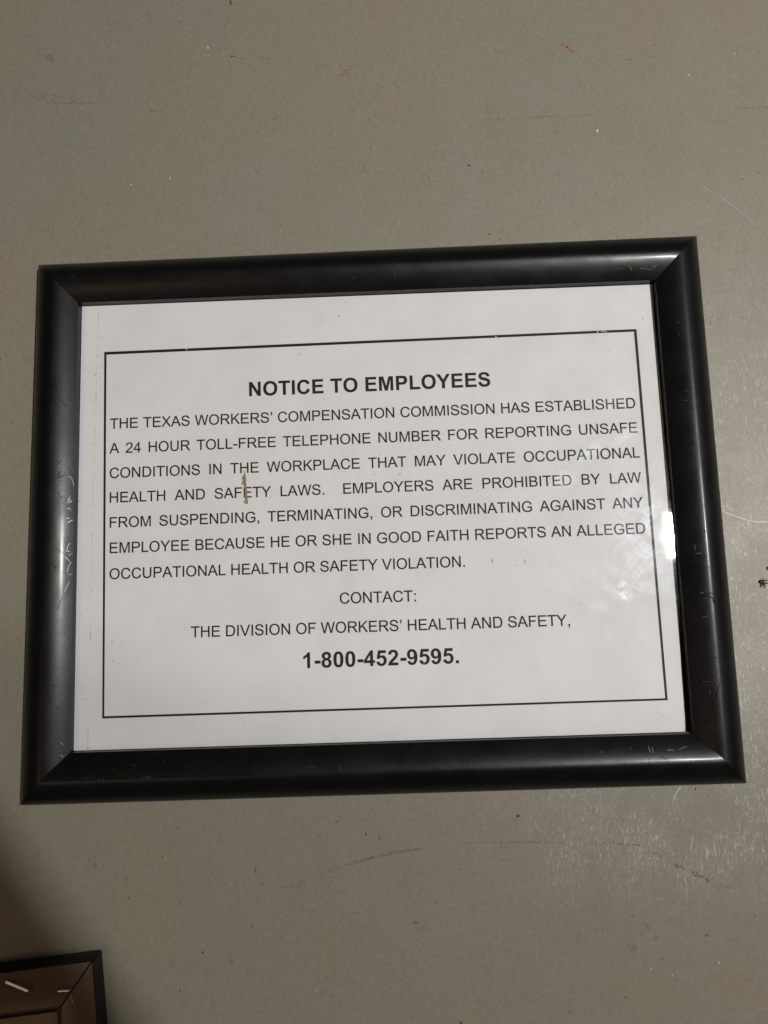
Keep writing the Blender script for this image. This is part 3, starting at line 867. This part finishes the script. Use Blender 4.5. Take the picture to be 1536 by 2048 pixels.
# ------------------------------------------------------------------ lettering: outlines of a plain grotesque, drawn as code
REG = {
 'A': (1366, "M-3 0L560 1466L769 1466L1369 0L1148 0L977 444L364 444L203 0ZM420 602L917 602L764 1008Q694 1193 660 1312Q632 1171 581 1032Z"),
 'B': (1366, "M150 0L150 1466L700 1466Q868 1466 969 1421Q1071 1377 1128 1284Q1186 1192 1186 1091Q1186 997 1135 914Q1084 831 981 780Q1114 741 1185 647Q1257 553 1257 425Q1257 322 1213 233Q1170 145 1106 97Q1042 49 945 24Q849 0 709 0ZM344 850L661 850Q790 850 846 867Q920 889 957 940Q995 991 995 1068Q995 1141 960 1196Q925 1252 860 1272Q795 1293 637 1293L344 1293ZM344 173L709 173Q803 173 841 180Q908 192 953 220Q998 248 1027 301Q1056 355 1056 425Q1056 507 1014 567Q972 628 897 652Q823 677 683 677L344 677Z"),
 'C': (1479, "M1204 514L1398 465Q1337 226 1178 100Q1020 -25 791 -25Q554 -25 405 71Q257 168 179 351Q102 534 102 744Q102 973 189 1143Q277 1314 438 1402Q600 1491 794 1491Q1014 1491 1164 1379Q1314 1267 1373 1064L1182 1019Q1131 1179 1034 1252Q937 1325 790 1325Q621 1325 507 1244Q394 1163 348 1026Q302 890 302 745Q302 558 356 418Q411 279 526 210Q641 141 775 141Q938 141 1051 235Q1164 329 1204 514Z"),
 'D': (1479, "M158 0L158 1466L663 1466Q834 1466 924 1445Q1050 1416 1139 1340Q1255 1242 1312 1089Q1370 937 1370 741Q1370 574 1331 445Q1292 316 1231 231Q1170 147 1097 98Q1025 50 922 25Q820 0 687 0ZM352 173L665 173Q810 173 892 200Q975 227 1024 276Q1093 345 1131 461Q1170 578 1170 744Q1170 974 1094 1097Q1019 1221 911 1263Q833 1293 660 1293L352 1293Z"),
 'E': (1366, "M162 0L162 1466L1222 1466L1222 1293L356 1293L356 844L1167 844L1167 672L356 672L356 173L1256 173L1256 0Z"),
 'F': (1251, "M168 0L168 1466L1157 1466L1157 1293L362 1293L362 839L1050 839L1050 666L362 666L362 0Z"),
 'G': (1593, "M844 575L844 747L1465 748L1465 204Q1322 90 1170 32Q1018 -25 858 -25Q642 -25 465 67Q289 160 199 335Q109 510 109 726Q109 940 198 1125Q288 1311 456 1401Q624 1491 843 1491Q1002 1491 1130 1439Q1259 1388 1332 1296Q1405 1204 1443 1056L1268 1008Q1235 1120 1186 1184Q1137 1248 1046 1286Q955 1325 844 1325Q711 1325 614 1284Q517 1244 457 1178Q398 1112 365 1033Q309 897 309 738Q309 542 376 410Q444 278 573 214Q702 150 847 150Q973 150 1093 198Q1213 247 1275 302L1275 575Z"),
 'H': (1479, "M164 0L164 1466L358 1466L358 864L1120 864L1120 1466L1314 1466L1314 0L1120 0L1120 691L358 691L358 0Z"),
 'I': (569, "M191 0L191 1466L385 1466L385 0Z"),
 'K': (1366, "M150 0L150 1466L344 1466L344 739L1072 1466L1335 1466L720 872L1362 0L1106 0L584 742L344 508L344 0Z"),
 'L': (1139, "M150 0L150 1466L344 1466L344 173L1067 173L1067 0Z"),
 'M': (1706, "M152 0L152 1466L444 1466L791 428Q839 283 861 211Q886 291 939 446L1290 1466L1551 1466L1551 0L1364 0L1364 1227L938 0L763 0L339 1248L339 0Z"),
 'N': (1479, "M156 0L156 1466L355 1466L1125 315L1125 1466L1311 1466L1311 0L1112 0L342 1152L342 0Z"),
 'O': (1593, "M99 714Q99 1079 295 1285Q491 1492 801 1492Q1004 1492 1167 1395Q1330 1298 1415 1124Q1501 951 1501 731Q1501 508 1411 332Q1321 156 1156 65Q991 -25 800 -25Q593 -25 430 75Q267 175 183 348Q99 521 99 714ZM299 711Q299 446 441 293Q584 141 799 141Q1018 141 1159 295Q1301 449 1301 732Q1301 911 1240 1044Q1180 1178 1063 1251Q947 1325 802 1325Q596 1325 447 1183Q299 1042 299 711Z"),
 'P': (1366, "M158 0L158 1466L711 1466Q857 1466 934 1452Q1042 1434 1115 1383Q1188 1333 1232 1242Q1277 1151 1277 1042Q1277 855 1158 725Q1039 596 728 596L352 596L352 0ZM352 769L731 769Q919 769 998 839Q1077 909 1077 1036Q1077 1128 1030 1193Q984 1259 908 1280Q859 1293 727 1293L352 1293Z"),
 'R': (1479, "M161 0L161 1466L811 1466Q1007 1466 1109 1426Q1211 1387 1272 1287Q1333 1187 1333 1066Q1333 910 1232 803Q1131 696 920 667Q997 630 1037 594Q1122 516 1198 399L1453 0L1209 0L1015 305Q930 437 875 507Q820 577 776 605Q733 633 688 644Q655 651 580 651L355 651L355 0ZM355 819L772 819Q905 819 980 846Q1055 874 1094 934Q1133 995 1133 1066Q1133 1170 1057 1237Q982 1304 819 1304L355 1304Z"),
 'S': (1366, "M92 471L275 487Q288 377 335 306Q383 236 483 192Q583 149 708 149Q819 149 904 182Q989 215 1030 272Q1072 330 1072 398Q1072 467 1032 518Q992 570 900 605Q841 628 639 676Q437 725 356 768Q251 823 199 904Q148 986 148 1087Q148 1198 211 1294Q274 1391 395 1441Q516 1491 664 1491Q827 1491 951 1438Q1076 1386 1143 1284Q1210 1182 1215 1053L1029 1039Q1014 1178 927 1249Q841 1320 672 1320Q496 1320 415 1255Q335 1191 335 1100Q335 1021 392 970Q448 919 684 865Q921 812 1009 772Q1137 713 1198 622Q1259 532 1259 414Q1259 297 1192 193Q1125 90 999 32Q874 -25 717 -25Q518 -25 383 33Q249 91 172 207Q96 324 92 471Z"),
 'T': (1251, "M531 0L531 1293L48 1293L48 1466L1210 1466L1210 1293L725 1293L725 0Z"),
 'U': (1479, "M1120 1466L1314 1466L1314 619Q1314 398 1264 268Q1214 138 1083 56Q953 -25 741 -25Q535 -25 404 46Q273 117 217 251Q161 386 161 619L161 1466L355 1466L355 620Q355 429 390 338Q426 248 512 199Q599 150 724 150Q938 150 1029 247Q1120 344 1120 620Z"),
 'V': (1366, "M577 0L9 1466L219 1466L600 401Q646 273 677 161Q711 281 756 401L1152 1466L1350 1466L776 0Z"),
 'W': (1933, "M414 0L25 1466L224 1466L447 505Q483 354 509 205Q565 440 575 476L854 1466L1088 1466L1298 724Q1377 448 1412 205Q1440 344 1485 524L1715 1466L1910 1466L1508 0L1321 0L1012 1117Q973 1257 966 1289Q943 1188 923 1117L612 0Z"),
 'X': (1366, "M9 0L576 764L76 1466L307 1466L573 1090Q656 973 691 910Q740 990 807 1077L1102 1466L1313 1466L798 775L1353 0L1113 0L744 523Q713 568 680 621Q631 541 610 511L242 0Z"),
 'Y': (1366, "M571 0L571 621L6 1466L242 1466L531 1024Q611 900 680 776Q746 891 840 1035L1124 1466L1350 1466L765 621L765 0Z"),
 '2': (1139, "M1031 173L1031 0L62 0Q60 65 83 125Q120 224 201 320Q283 416 437 542Q676 738 760 852Q844 967 844 1069Q844 1176 767 1249Q691 1323 568 1323Q438 1323 360 1245Q282 1167 281 1029L96 1048Q115 1255 239 1363Q363 1472 572 1472Q783 1472 906 1355Q1029 1238 1029 1065Q1029 977 993 892Q957 807 873 713Q790 619 596 455Q434 319 388 270Q342 222 312 173Z"),
 '4': (1139, "M662 0L662 351L26 351L26 516L695 1466L842 1466L842 516L1040 516L1040 351L842 351L842 0ZM662 516L662 1177L203 516Z"),
 "'": (455, "M140 1261L140 1466L345 1466L345 1261Q345 1148 305 1078Q265 1009 178 971L128 1048Q185 1073 212 1121Q239 1170 242 1261Z"),
 ',': (569, "M182 0L182 205L387 205L387 0Q387 -113 347 -182Q307 -252 220 -290L170 -213Q227 -188 254 -139Q281 -91 284 0Z"),
 '.': (569, "M186 0L186 205L391 205L391 0Z"),
 ':': (569, "M185 857L185 1062L390 1062L390 857ZM185 0L185 205L390 205L390 0Z"),
 '-': (682, "M65 440L65 621L618 621L618 440Z"),
}
BOLD = {
 'N': (1479, "M149 0L149 1466L437 1466L1037 487L1037 1466L1312 1466L1312 0L1015 0L424 956L424 0Z"),
 'O': (1593, "M89 724Q89 948 156 1100Q206 1212 292 1301Q379 1390 482 1433Q619 1491 798 1491Q1122 1491 1316 1290Q1511 1089 1511 731Q1511 376 1318 175Q1125 -25 802 -25Q475 -25 282 174Q89 374 89 724ZM394 734Q394 485 509 356Q624 228 801 228Q978 228 1091 355Q1205 483 1205 738Q1205 990 1094 1114Q984 1238 801 1238Q618 1238 506 1112Q394 987 394 734Z"),
 'T': (1251, "M478 0L478 1218L43 1218L43 1466L1208 1466L1208 1218L774 1218L774 0Z"),
 'I': (569, "M140 0L140 1466L436 1466L436 0Z"),
 'C': (1479, "M1087 539L1374 448Q1308 208 1154 91Q1001 -25 765 -25Q473 -25 285 174Q97 374 97 720Q97 1086 286 1288Q475 1491 783 1491Q1052 1491 1220 1332Q1320 1238 1370 1062L1077 992Q1051 1106 968 1172Q886 1238 768 1238Q605 1238 503 1121Q402 1004 402 742Q402 464 502 346Q602 228 762 228Q880 228 965 303Q1050 378 1087 539Z"),
 'E': (1366, "M149 0L149 1466L1236 1466L1236 1218L445 1218L445 893L1181 893L1181 646L445 646L445 247L1264 247L1264 0Z"),
 'M': (1706, "M145 0L145 1466L588 1466L854 466L1117 1466L1561 1466L1561 0L1286 0L1286 1154L995 0L710 0L420 1154L420 0Z"),
 'P': (1366, "M149 0L149 1466L624 1466Q894 1466 976 1444Q1102 1411 1187 1300Q1272 1190 1272 1015Q1272 880 1223 788Q1174 696 1098 643Q1023 591 945 574Q839 553 638 553L445 553L445 0ZM445 1218L445 802L607 802Q782 802 841 825Q900 848 933 897Q967 946 967 1011Q967 1091 920 1143Q873 1195 801 1208Q748 1218 588 1218Z"),
 'L': (1251, "M157 0L157 1454L453 1454L453 247L1189 247L1189 0Z"),
 'Y': (1366, "M532 0L532 617L-5 1466L342 1466L687 886L1025 1466L1366 1466L827 615L827 0Z"),
 'S': (1366, "M74 477L362 505Q388 360 467 292Q547 224 682 224Q825 224 897 284Q970 345 970 426Q970 478 939 514Q909 551 833 578Q781 596 596 642Q358 701 262 787Q127 908 127 1082Q127 1194 190 1291Q254 1389 373 1440Q493 1491 662 1491Q938 1491 1077 1370Q1217 1249 1224 1047L928 1034Q909 1147 846 1196Q784 1246 659 1246Q530 1246 457 1193Q410 1159 410 1102Q410 1050 454 1013Q510 966 726 915Q942 864 1045 809Q1149 755 1207 660Q1266 566 1266 427Q1266 301 1196 191Q1126 81 998 27Q870 -26 679 -26Q401 -26 252 102Q103 231 74 477Z"),
 '1': (1139, "M806 0L525 0L525 1059Q371 915 162 846L162 1101Q272 1137 401 1237Q530 1338 578 1472L806 1472Z"),
 '8': (1139, "M326 791Q217 837 167 917Q118 998 118 1094Q118 1258 232 1365Q347 1472 558 1472Q767 1472 882 1365Q998 1258 998 1094Q998 992 945 912Q892 833 796 791Q918 742 981 648Q1045 554 1045 431Q1045 228 915 101Q786 -26 571 -26Q371 -26 238 79Q81 203 81 419Q81 538 140 637Q199 737 326 791ZM387 1071Q387 987 434 940Q482 893 561 893Q641 893 689 940Q737 988 737 1072Q737 1151 689 1198Q642 1246 564 1246Q483 1246 435 1198Q387 1150 387 1071ZM360 446Q360 330 419 265Q479 200 568 200Q655 200 712 262Q769 325 769 443Q769 546 711 608Q653 671 564 671Q461 671 410 600Q360 529 360 446Z"),
 '0': (1139, "M562 1472Q775 1472 895 1320Q1038 1140 1038 723Q1038 307 894 125Q775 -25 562 -25Q348 -25 217 139Q86 304 86 726Q86 1140 230 1322Q349 1472 562 1472ZM562 1239Q511 1239 471 1206Q431 1174 409 1090Q380 981 380 723Q380 465 406 368Q432 272 471 240Q511 208 562 208Q613 208 653 240Q693 273 715 357Q744 465 744 723Q744 981 718 1077Q692 1174 652 1206Q613 1239 562 1239Z"),
 '4': (1139, "M638 0L638 295L38 295L38 541L674 1472L910 1472L910 542L1092 542L1092 295L910 295L910 0ZM638 542L638 1043L301 542Z"),
 '5': (1139, "M91 377L371 406Q383 311 442 255Q501 200 578 200Q666 200 727 271Q788 343 788 487Q788 622 727 689Q667 757 570 757Q449 757 353 650L125 683L269 1446L1012 1446L1012 1183L482 1183L438 934Q532 981 630 981Q817 981 947 845Q1077 709 1077 492Q1077 311 972 169Q829 -25 575 -25Q372 -25 244 84Q116 193 91 377Z"),
 '2': (1139, "M1036 261L1036 0L51 0Q67 148 147 280Q227 413 463 632Q653 809 696 872Q754 959 754 1044Q754 1138 703 1188Q653 1239 564 1239Q476 1239 424 1186Q372 1133 364 1010L84 1038Q109 1270 241 1371Q373 1472 571 1472Q788 1472 912 1355Q1036 1238 1036 1064Q1036 965 1000 875Q965 786 888 688Q837 623 704 501Q571 379 535 339Q500 299 478 261Z"),
 '9': (1139, "M95 340L367 370Q377 286 419 246Q461 206 528 206Q617 206 678 286Q740 366 756 619Q651 495 495 495Q319 495 193 629Q68 763 68 975Q68 1200 200 1336Q332 1472 539 1472Q761 1472 904 1299Q1047 1127 1047 734Q1047 331 898 153Q749 -25 511 -25Q344 -25 234 68Q125 162 95 340ZM732 952Q732 1089 669 1163Q606 1238 525 1238Q447 1238 395 1177Q343 1116 343 977Q343 834 399 767Q455 701 539 701Q620 701 676 764Q732 828 732 952Z"),
 '-': (682, "M115 391L115 672L667 672L667 391Z"),
 '.': (569, "M147 0L147 281L428 281L428 0Z"),
}
import re


def contours(path):
    out, cur = [], []
    for cmd, args in re.findall(r'([MLQZ])([^MLQZ]*)', path):
        v = [float(x) for x in args.split()]
        if cmd == 'M':
            cur = [(v[0], v[1])]
        elif cmd == 'L':
            cur.append((v[0], v[1]))
        elif cmd == 'Q':
            x0, y0 = cur[-1]
            for i in range(1, 5):
                t = i / 4
                cur.append(((1 - t) ** 2 * x0 + 2 * t * (1 - t) * v[0] + t * t * v[2],
                            (1 - t) ** 2 * y0 + 2 * t * (1 - t) * v[1] + t * t * v[3]))
        else:
            if len(cur) > 2 and math.hypot(cur[0][0] - cur[-1][0], cur[0][1] - cur[-1][1]) < 1:
                cur.pop()
            out.append(cur)
    return out


def area(c):
    return sum(x0 * y1 - x1 * y0 for (x0, y0), (x1, y1) in zip(c, c[1:] + c[:1])) / 2


def spread_ink(c, amt):
    """ink spreads a little past the outline (fill lies to the right of travel)"""
    out = []
    n = len(c)
    for i in range(n):
        (ax, ay), (bx, by), (cx, cy) = c[i - 1], c[i], c[(i + 1) % n]
        u = Vector((bx - ax, by - ay)).normalized()
        v = Vector((cx - bx, cy - by)).normalized()
        nrm = Vector((-u.y - v.y, u.x + v.x))
        if nrm.length < 0.2:
            nrm = Vector((-u.y, u.x))
        nrm.normalize()
        k = max(0.5, nrm.dot(Vector((-u.y, u.x))))
        out.append((bx + nrm.x * amt / k, by + nrm.y * amt / k))
    return out


def glyph_tris(ch, font):
    cs = contours(font[ch][1])
    cs = [c if (area(c) < 0) == (k == 0 or ch == ':') else c[::-1] for k, c in enumerate(cs)]
    cs = [spread_ink(c, 15 if font is REG else 6) for c in cs]
    groups = [[c] for c in cs] if ch == ':' else [cs]
    out = []
    for g in groups:
        flat = [p for c in g for p in c]
        tris = tessellate_polygon([[Vector((x, y, 0)) for x, y in c] for c in g])
        out.append((flat, tris))
    return out


def ink_extent(text, font, gap):
    """pen positions of the glyphs and the inked left and right ends, in font units"""
    x, pos = 0, []
    for ch in text:
        if ch == ' ':
            x += gap
            continue
        pos.append((ch, x))
        x += font[ch][0]
    l = pos[0][1] + min(p[0] for c in contours(font[pos[0][0]][1]) for p in c)
    r_ = pos[-1][1] + max(p[0] for c in contours(font[pos[-1][0]][1]) for p in c)
    return pos, l, r_


def set_line(name, text, p0, p1, font, size=None):
    """size (metres per font unit) given: words are spread to fill the line, else the line is scaled to fit"""
    A, B = at(*p0, INKY), at(*p1, INKY)
    L = (B - A).length
    e = (B - A).normalized()
    up = Vector((-e.z, 0, e.x))
    gap = 569
    pos, l, r_ = ink_extent(text, font, gap)
    if size is None:
        size = L / (r_ - l)
    else:
        ns = text.count(' ')
        gap += (L / size - (r_ - l)) / ns
        pos, l, r_ = ink_extent(text, font, gap)
    b2 = bmesh.new()
    for ch, x in pos:
        for flat, tris in glyph_tris(ch, font):
            vv = []
            for gx, gy in flat:
                p = A + e * ((x + gx - l) * size) + up * (gy * size)
                vv.append(b2.verts.new((p.x, INKY, p.z)))
            for t in tris:
                try:
                    f = b2.faces.new([vv[i] for i in t])
                except ValueError:
                    continue
                f.normal_update()
                if f.normal.y > 0:
                    f.normal_flip()
    mesh_obj(name, b2, M_INK, paper)
    return size


set_line('heading', "NOTICE TO EMPLOYEES", (498.5, 792.5), (981, 772.5), BOLD)
S = set_line('text_line', "OCCUPATIONAL HEALTH OR SAFETY VIOLATION.", (219, 1158.5), (930, 1133.5), REG)
for txt, a, b_ in (("THE TEXAS WORKERS' COMPENSATION COMMISSION HAS ESTABLISHED", (220, 857.5), (1271, 816)),
                   ("A 24 HOUR TOLL-FREE TELEPHONE NUMBER FOR REPORTING UNSAFE", (219, 907), (1275, 865)),
                   ("CONDITIONS IN THE WORKPLACE THAT MAY VIOLATE OCCUPATIONAL", (219.5, 956.5), (1280, 915)),
                   ("HEALTH AND SAFETY LAWS.  EMPLOYERS ARE PROHIBITED BY LAW", (219.5, 1005.5), (1283, 965)),
                   ("FROM SUSPENDING, TERMINATING, OR DISCRIMINATING AGAINST ANY", (219.5, 1055.5), (1287, 1015)),
                   ("EMPLOYEE BECAUSE HE OR SHE IN GOOD FAITH REPORTS AN ALLEGED", (219.5, 1106.5), (1291, 1067))):
    set_line('text_line', txt, a, b_, REG, S)
set_line('text_line', "CONTACT:", (680, 1207.5), (832, 1202.5), REG)
set_line('text_line', "THE DIVISION OF WORKERS' HEALTH AND SAFETY,", (382, 1275), (1140, 1251), REG)
set_line('phone_number', "1-800-452-9595.", (607, 1336.5), (918, 1326.5), BOLD)

# torn spot that bares brown fibre
b2 = bmesh.new()
T = [(190, 490), (215, 540), (240, 680), (265, 1050), (290, 1250), (310, 1560), (328, 1700), (325, 1810), (170, 1770),
     (160, 1735), (110, 1732), (165, 1715), (190, 1650), (225, 1600), (190, 1540), (200, 1300), (190, 1120), (130, 1000), (40, 1005),
     (90, 975), (45, 945), (95, 925), (105, 770), (65, 745), (100, 720), (95, 640), (150, 630), (170, 540)]
T = [(480 + x / 20.48, 920 + y / 20.48) for x, y in T]
tv = [at(x, y, INKY - 0.00004) for x, y in T]
vv = [b2.verts.new((p.x, INKY - 0.00004, p.z)) for p in tv]
for t in tessellate_polygon([tv]):
    f = b2.faces.new([vv[i] for i in t])
    f.normal_update()
    if f.normal.y > 0:
        f.normal_flip()
for i in range(26):
    x, y = random.choice(((490, 970), (488.5, 960), (491, 985), (492, 998), (489, 952)))
    f = fleck(b2, x + random.gauss(0, 1), y + random.gauss(0, 4), 1.0, 2.2, 1, 0.1, INKY - 0.00006 - i * 1e-6, 6)
mesh_obj('torn_spot', b2, [M_TEAR, M_TEAR2], paper)

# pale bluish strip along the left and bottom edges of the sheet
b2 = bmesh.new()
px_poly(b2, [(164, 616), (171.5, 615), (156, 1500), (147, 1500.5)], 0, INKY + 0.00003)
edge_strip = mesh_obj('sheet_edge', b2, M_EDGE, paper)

# ------------------------------------------------------------------ the second frame, hanging crooked at lower left
o_tr = at(199, 1904, -0.0030)
ang = math.radians(5.6)
ex, ez = Vector((math.cos(ang), 0, math.sin(ang))), Vector((-math.sin(ang), 0, math.cos(ang)))
FW, FH, RW = 0.262, 0.205, 0.0205
o_tr = Vector((o_tr.x, 0, o_tr.z))
OQ = [o_tr - ex * FW, o_tr, o_tr - ez * FH, o_tr - ex * FW - ez * FH]
IQ = [OQ[0] + ex * RW - ez * RW, OQ[1] - ex * RW * 0.92 - ez * RW, OQ[2] - ex * RW * 0.92 + ez * RW, OQ[3] + ex * RW + ez * RW]
low = thing('picture_frame', 'dark brown picture frame with loose staples, hanging crooked below the notice', 'picture frame',
            tuple(sum(OQ, Vector()) / 4))
P2 = flat_profile()
for side in range(4):
    b2 = rail_bm(OQ[side], OQ[(side + 1) % 4], IQ[side], IQ[(side + 1) % 4], P2, 40, -0.0012, 0.00042)
    b2.faces.ensure_lookup_table()
    npf = len(P2)
    for i, f in enumerate(b2.faces):
        if len(f.verts) == 4 and i < 40 * npf and (i % npf) < 4 or len(f.verts) == 4 and (i % npf) >= npf - 3 and i < 40 * npf:
            f.material_index = 1
    mesh_obj('frame_rail', b2, [M_RAIL2, M_BLACKED], low)
b2 = bmesh.new()
quad_sheet(b2, inset(IQ, -0.002), -0.0030, -0.0020)
mesh_obj('picture_sheet', b2, M_PRINT, low)


def tube(bm, pts, rad, seg=8):
    rings = []
    for i, p in enumerate(pts):
        d = (pts[min(i + 1, len(pts) - 1)] - pts[max(i - 1, 0)]).normalized()
        u = d.cross(Vector((0, 1, 0.2))).normalized()
        v = d.cross(u)
        rings.append([bm.verts.new(p + (u * math.cos(6.2832 * k / seg) + v * math.sin(6.2832 * k / seg)) * rad) for k in range(seg)])
    for r0, r1 in zip(rings, rings[1:]):
        for k in range(seg):
            bm.faces.new((r0[k], r0[(k + 1) % seg], r1[(k + 1) % seg], r1[k]))
    bm.faces.new(rings[0][::-1])
    bm.faces.new(rings[-1])
    bmesh.ops.recalc_face_normals(bm, faces=bm.faces[:])


def staple(a_px, b_px, lift, wid):
    """flat staple wire: a crown proud of the moulding and two legs driven in"""
    b2 = bmesh.new()
    yb = -0.0067
    A, B = at(*a_px, yb - lift), at(*b_px, yb - lift)
    d = (B - A).normalized()
    nrm = Vector((-d.z, 0, d.x)) * wid * 0.5
    th = 0.00055
    path = [A + Vector((0, lift + 0.003, 0)) - d * 0.0003, A + Vector((0, lift * 0.45, 0)) - d * 0.0003, A, B,
            B + Vector((0, lift * 0.45, 0)) + d * 0.0003, B + Vector((0, lift + 0.003, 0)) + d * 0.0003]
    off = [-d * th, -d * th, Vector((0, -th, 0)) - d * th * 0.3, Vector((0, -th, 0)) + d * th * 0.3, d * th, d * th]
    rings = []
    for p, o in zip(path, off):
        rings.append([b2.verts.new(p + nrm), b2.verts.new(p - nrm), b2.verts.new(p - nrm + o), b2.verts.new(p + nrm + o)])
    for r0, r1 in zip(rings, rings[1:]):
        for k in range(4):
            b2.faces.new((r0[k], r0[(k + 1) % 4], r1[(k + 1) % 4], r1[k]))
    b2.faces.new(rings[0][::-1])
    b2.faces.new(rings[-1])
    bmesh.ops.recalc_face_normals(b2, faces=b2.faces[:])
    bmesh.ops.bevel(b2, geom=b2.edges[:], offset=0.00012, segments=2, affect='EDGES')
    return mesh_obj('staple', b2, M_STEEL, low, False)


staple((13, 1963), (56, 1981), 0.0018, 0.00105)
staple((117, 1981.5), (138, 1980.5), 0.0006, 0.0006)
b2 = bmesh.new()
tube(b2, [at(x, y, -0.0067) for x, y in ((141, 1984), (143, 1995), (146, 2006), (153, 2016))], 0.00010)
mesh_obj('staple', b2, M_STEEL, low, True)

# ------------------------------------------------------------------ squashed insect on the wall
bug = thing('dead_insect', 'tiny dark squashed insect stuck to the wall beyond the right frame rail', 'insect', tuple(at(1524, 1164, 0)))
Zb = lambda X, Yp: (1400 + X / 6.824, 1000 + Yp / 6.826)
M_BUG = plain('insect_shell', (0.020, 0.010, 0.008), 0.4, 0.5)
b2 = bmesh.new()
for (x, y, rx, ry, a) in ((830, 1112, 4.0, 3.2, 0.2), (850, 1128, 4.4, 2.6, -0.3)):
    c = at(*Zb(x, y), -0.0006)
    bmesh.ops.create_uvsphere(b2, u_segments=12, v_segments=8, radius=1.0,
                              matrix=Matrix.Translation(c) @ Matrix.Rotation(-a, 4, 'Y') @ Matrix.Diagonal((rx * 0.00022, 0.0005, ry * 0.00022, 1)))
mesh_obj('body', b2, M_BUG, bug, True)
for q, rd in (([(850, 1108), (885, 1102), (918, 1095)], 0.00030), ([(860, 1130), (890, 1137), (918, 1134)], 0.00034),
              ([(858, 1138), (880, 1160), (894, 1175)], 0.00022), ([(840, 1140), (832, 1170), (828, 1190)], 0.00020),
              ([(845, 1150), (870, 1185), (898, 1203)], 0.00010), ([(850, 1100), (870, 1080), (878, 1062)], 0.00009),
              ([(840, 1095), (832, 1072)], 0.00008)):
    b2 = bmesh.new()
    pp = [at(*Zb(x, y), -0.0004) for x, y in q]
    tube(b2, pp, rd, 6)
    mesh_obj('leg', b2, M_BUG, bug, True)

# ------------------------------------------------------------------ unseen blocker, added to cast the shadow at lower left
blocker = thing('shadow_blocker', 'small unseen brown board beside the lens, added to shade the lower left of the wall', 'shadow_blocker', (0.06, -0.375, -0.12))


def lamp_line(px, py, Y):
    p = at(px, py, 0.0)
    return p + (LAMP_AT - p) * (Y / LAMP_AT.y)


ca, cb = lamp_line(-20, 1640, -0.375), lamp_line(275, 2060, -0.375)
de = (cb - ca).normalized()
dn = Vector((de.z, 0, -de.x))
if dn.z > 0:
    dn = -dn
c0 = ca - de * 0.012
b2 = bmesh.new()
quad_sheet(b2, [c0, c0 + de * 0.105, c0 + de * 0.105 + dn * 0.075, c0 + dn * 0.075], -0.3735, -0.3745)
mesh_obj('blocker_front', b2, plain('blocker_brown', (0.16, 0.085, 0.04), 0.6), blocker)
b2 = bmesh.new()
q = [c0 + de * 0.002 + dn * 0.002, c0 + de * 0.103 + dn * 0.002, c0 + de * 0.103 + dn * 0.073, c0 + de * 0.002 + dn * 0.073]
quad_sheet(b2, q, -0.3747, -0.3810)
mesh_obj('blocker_back', b2, M_PAPER, blocker)
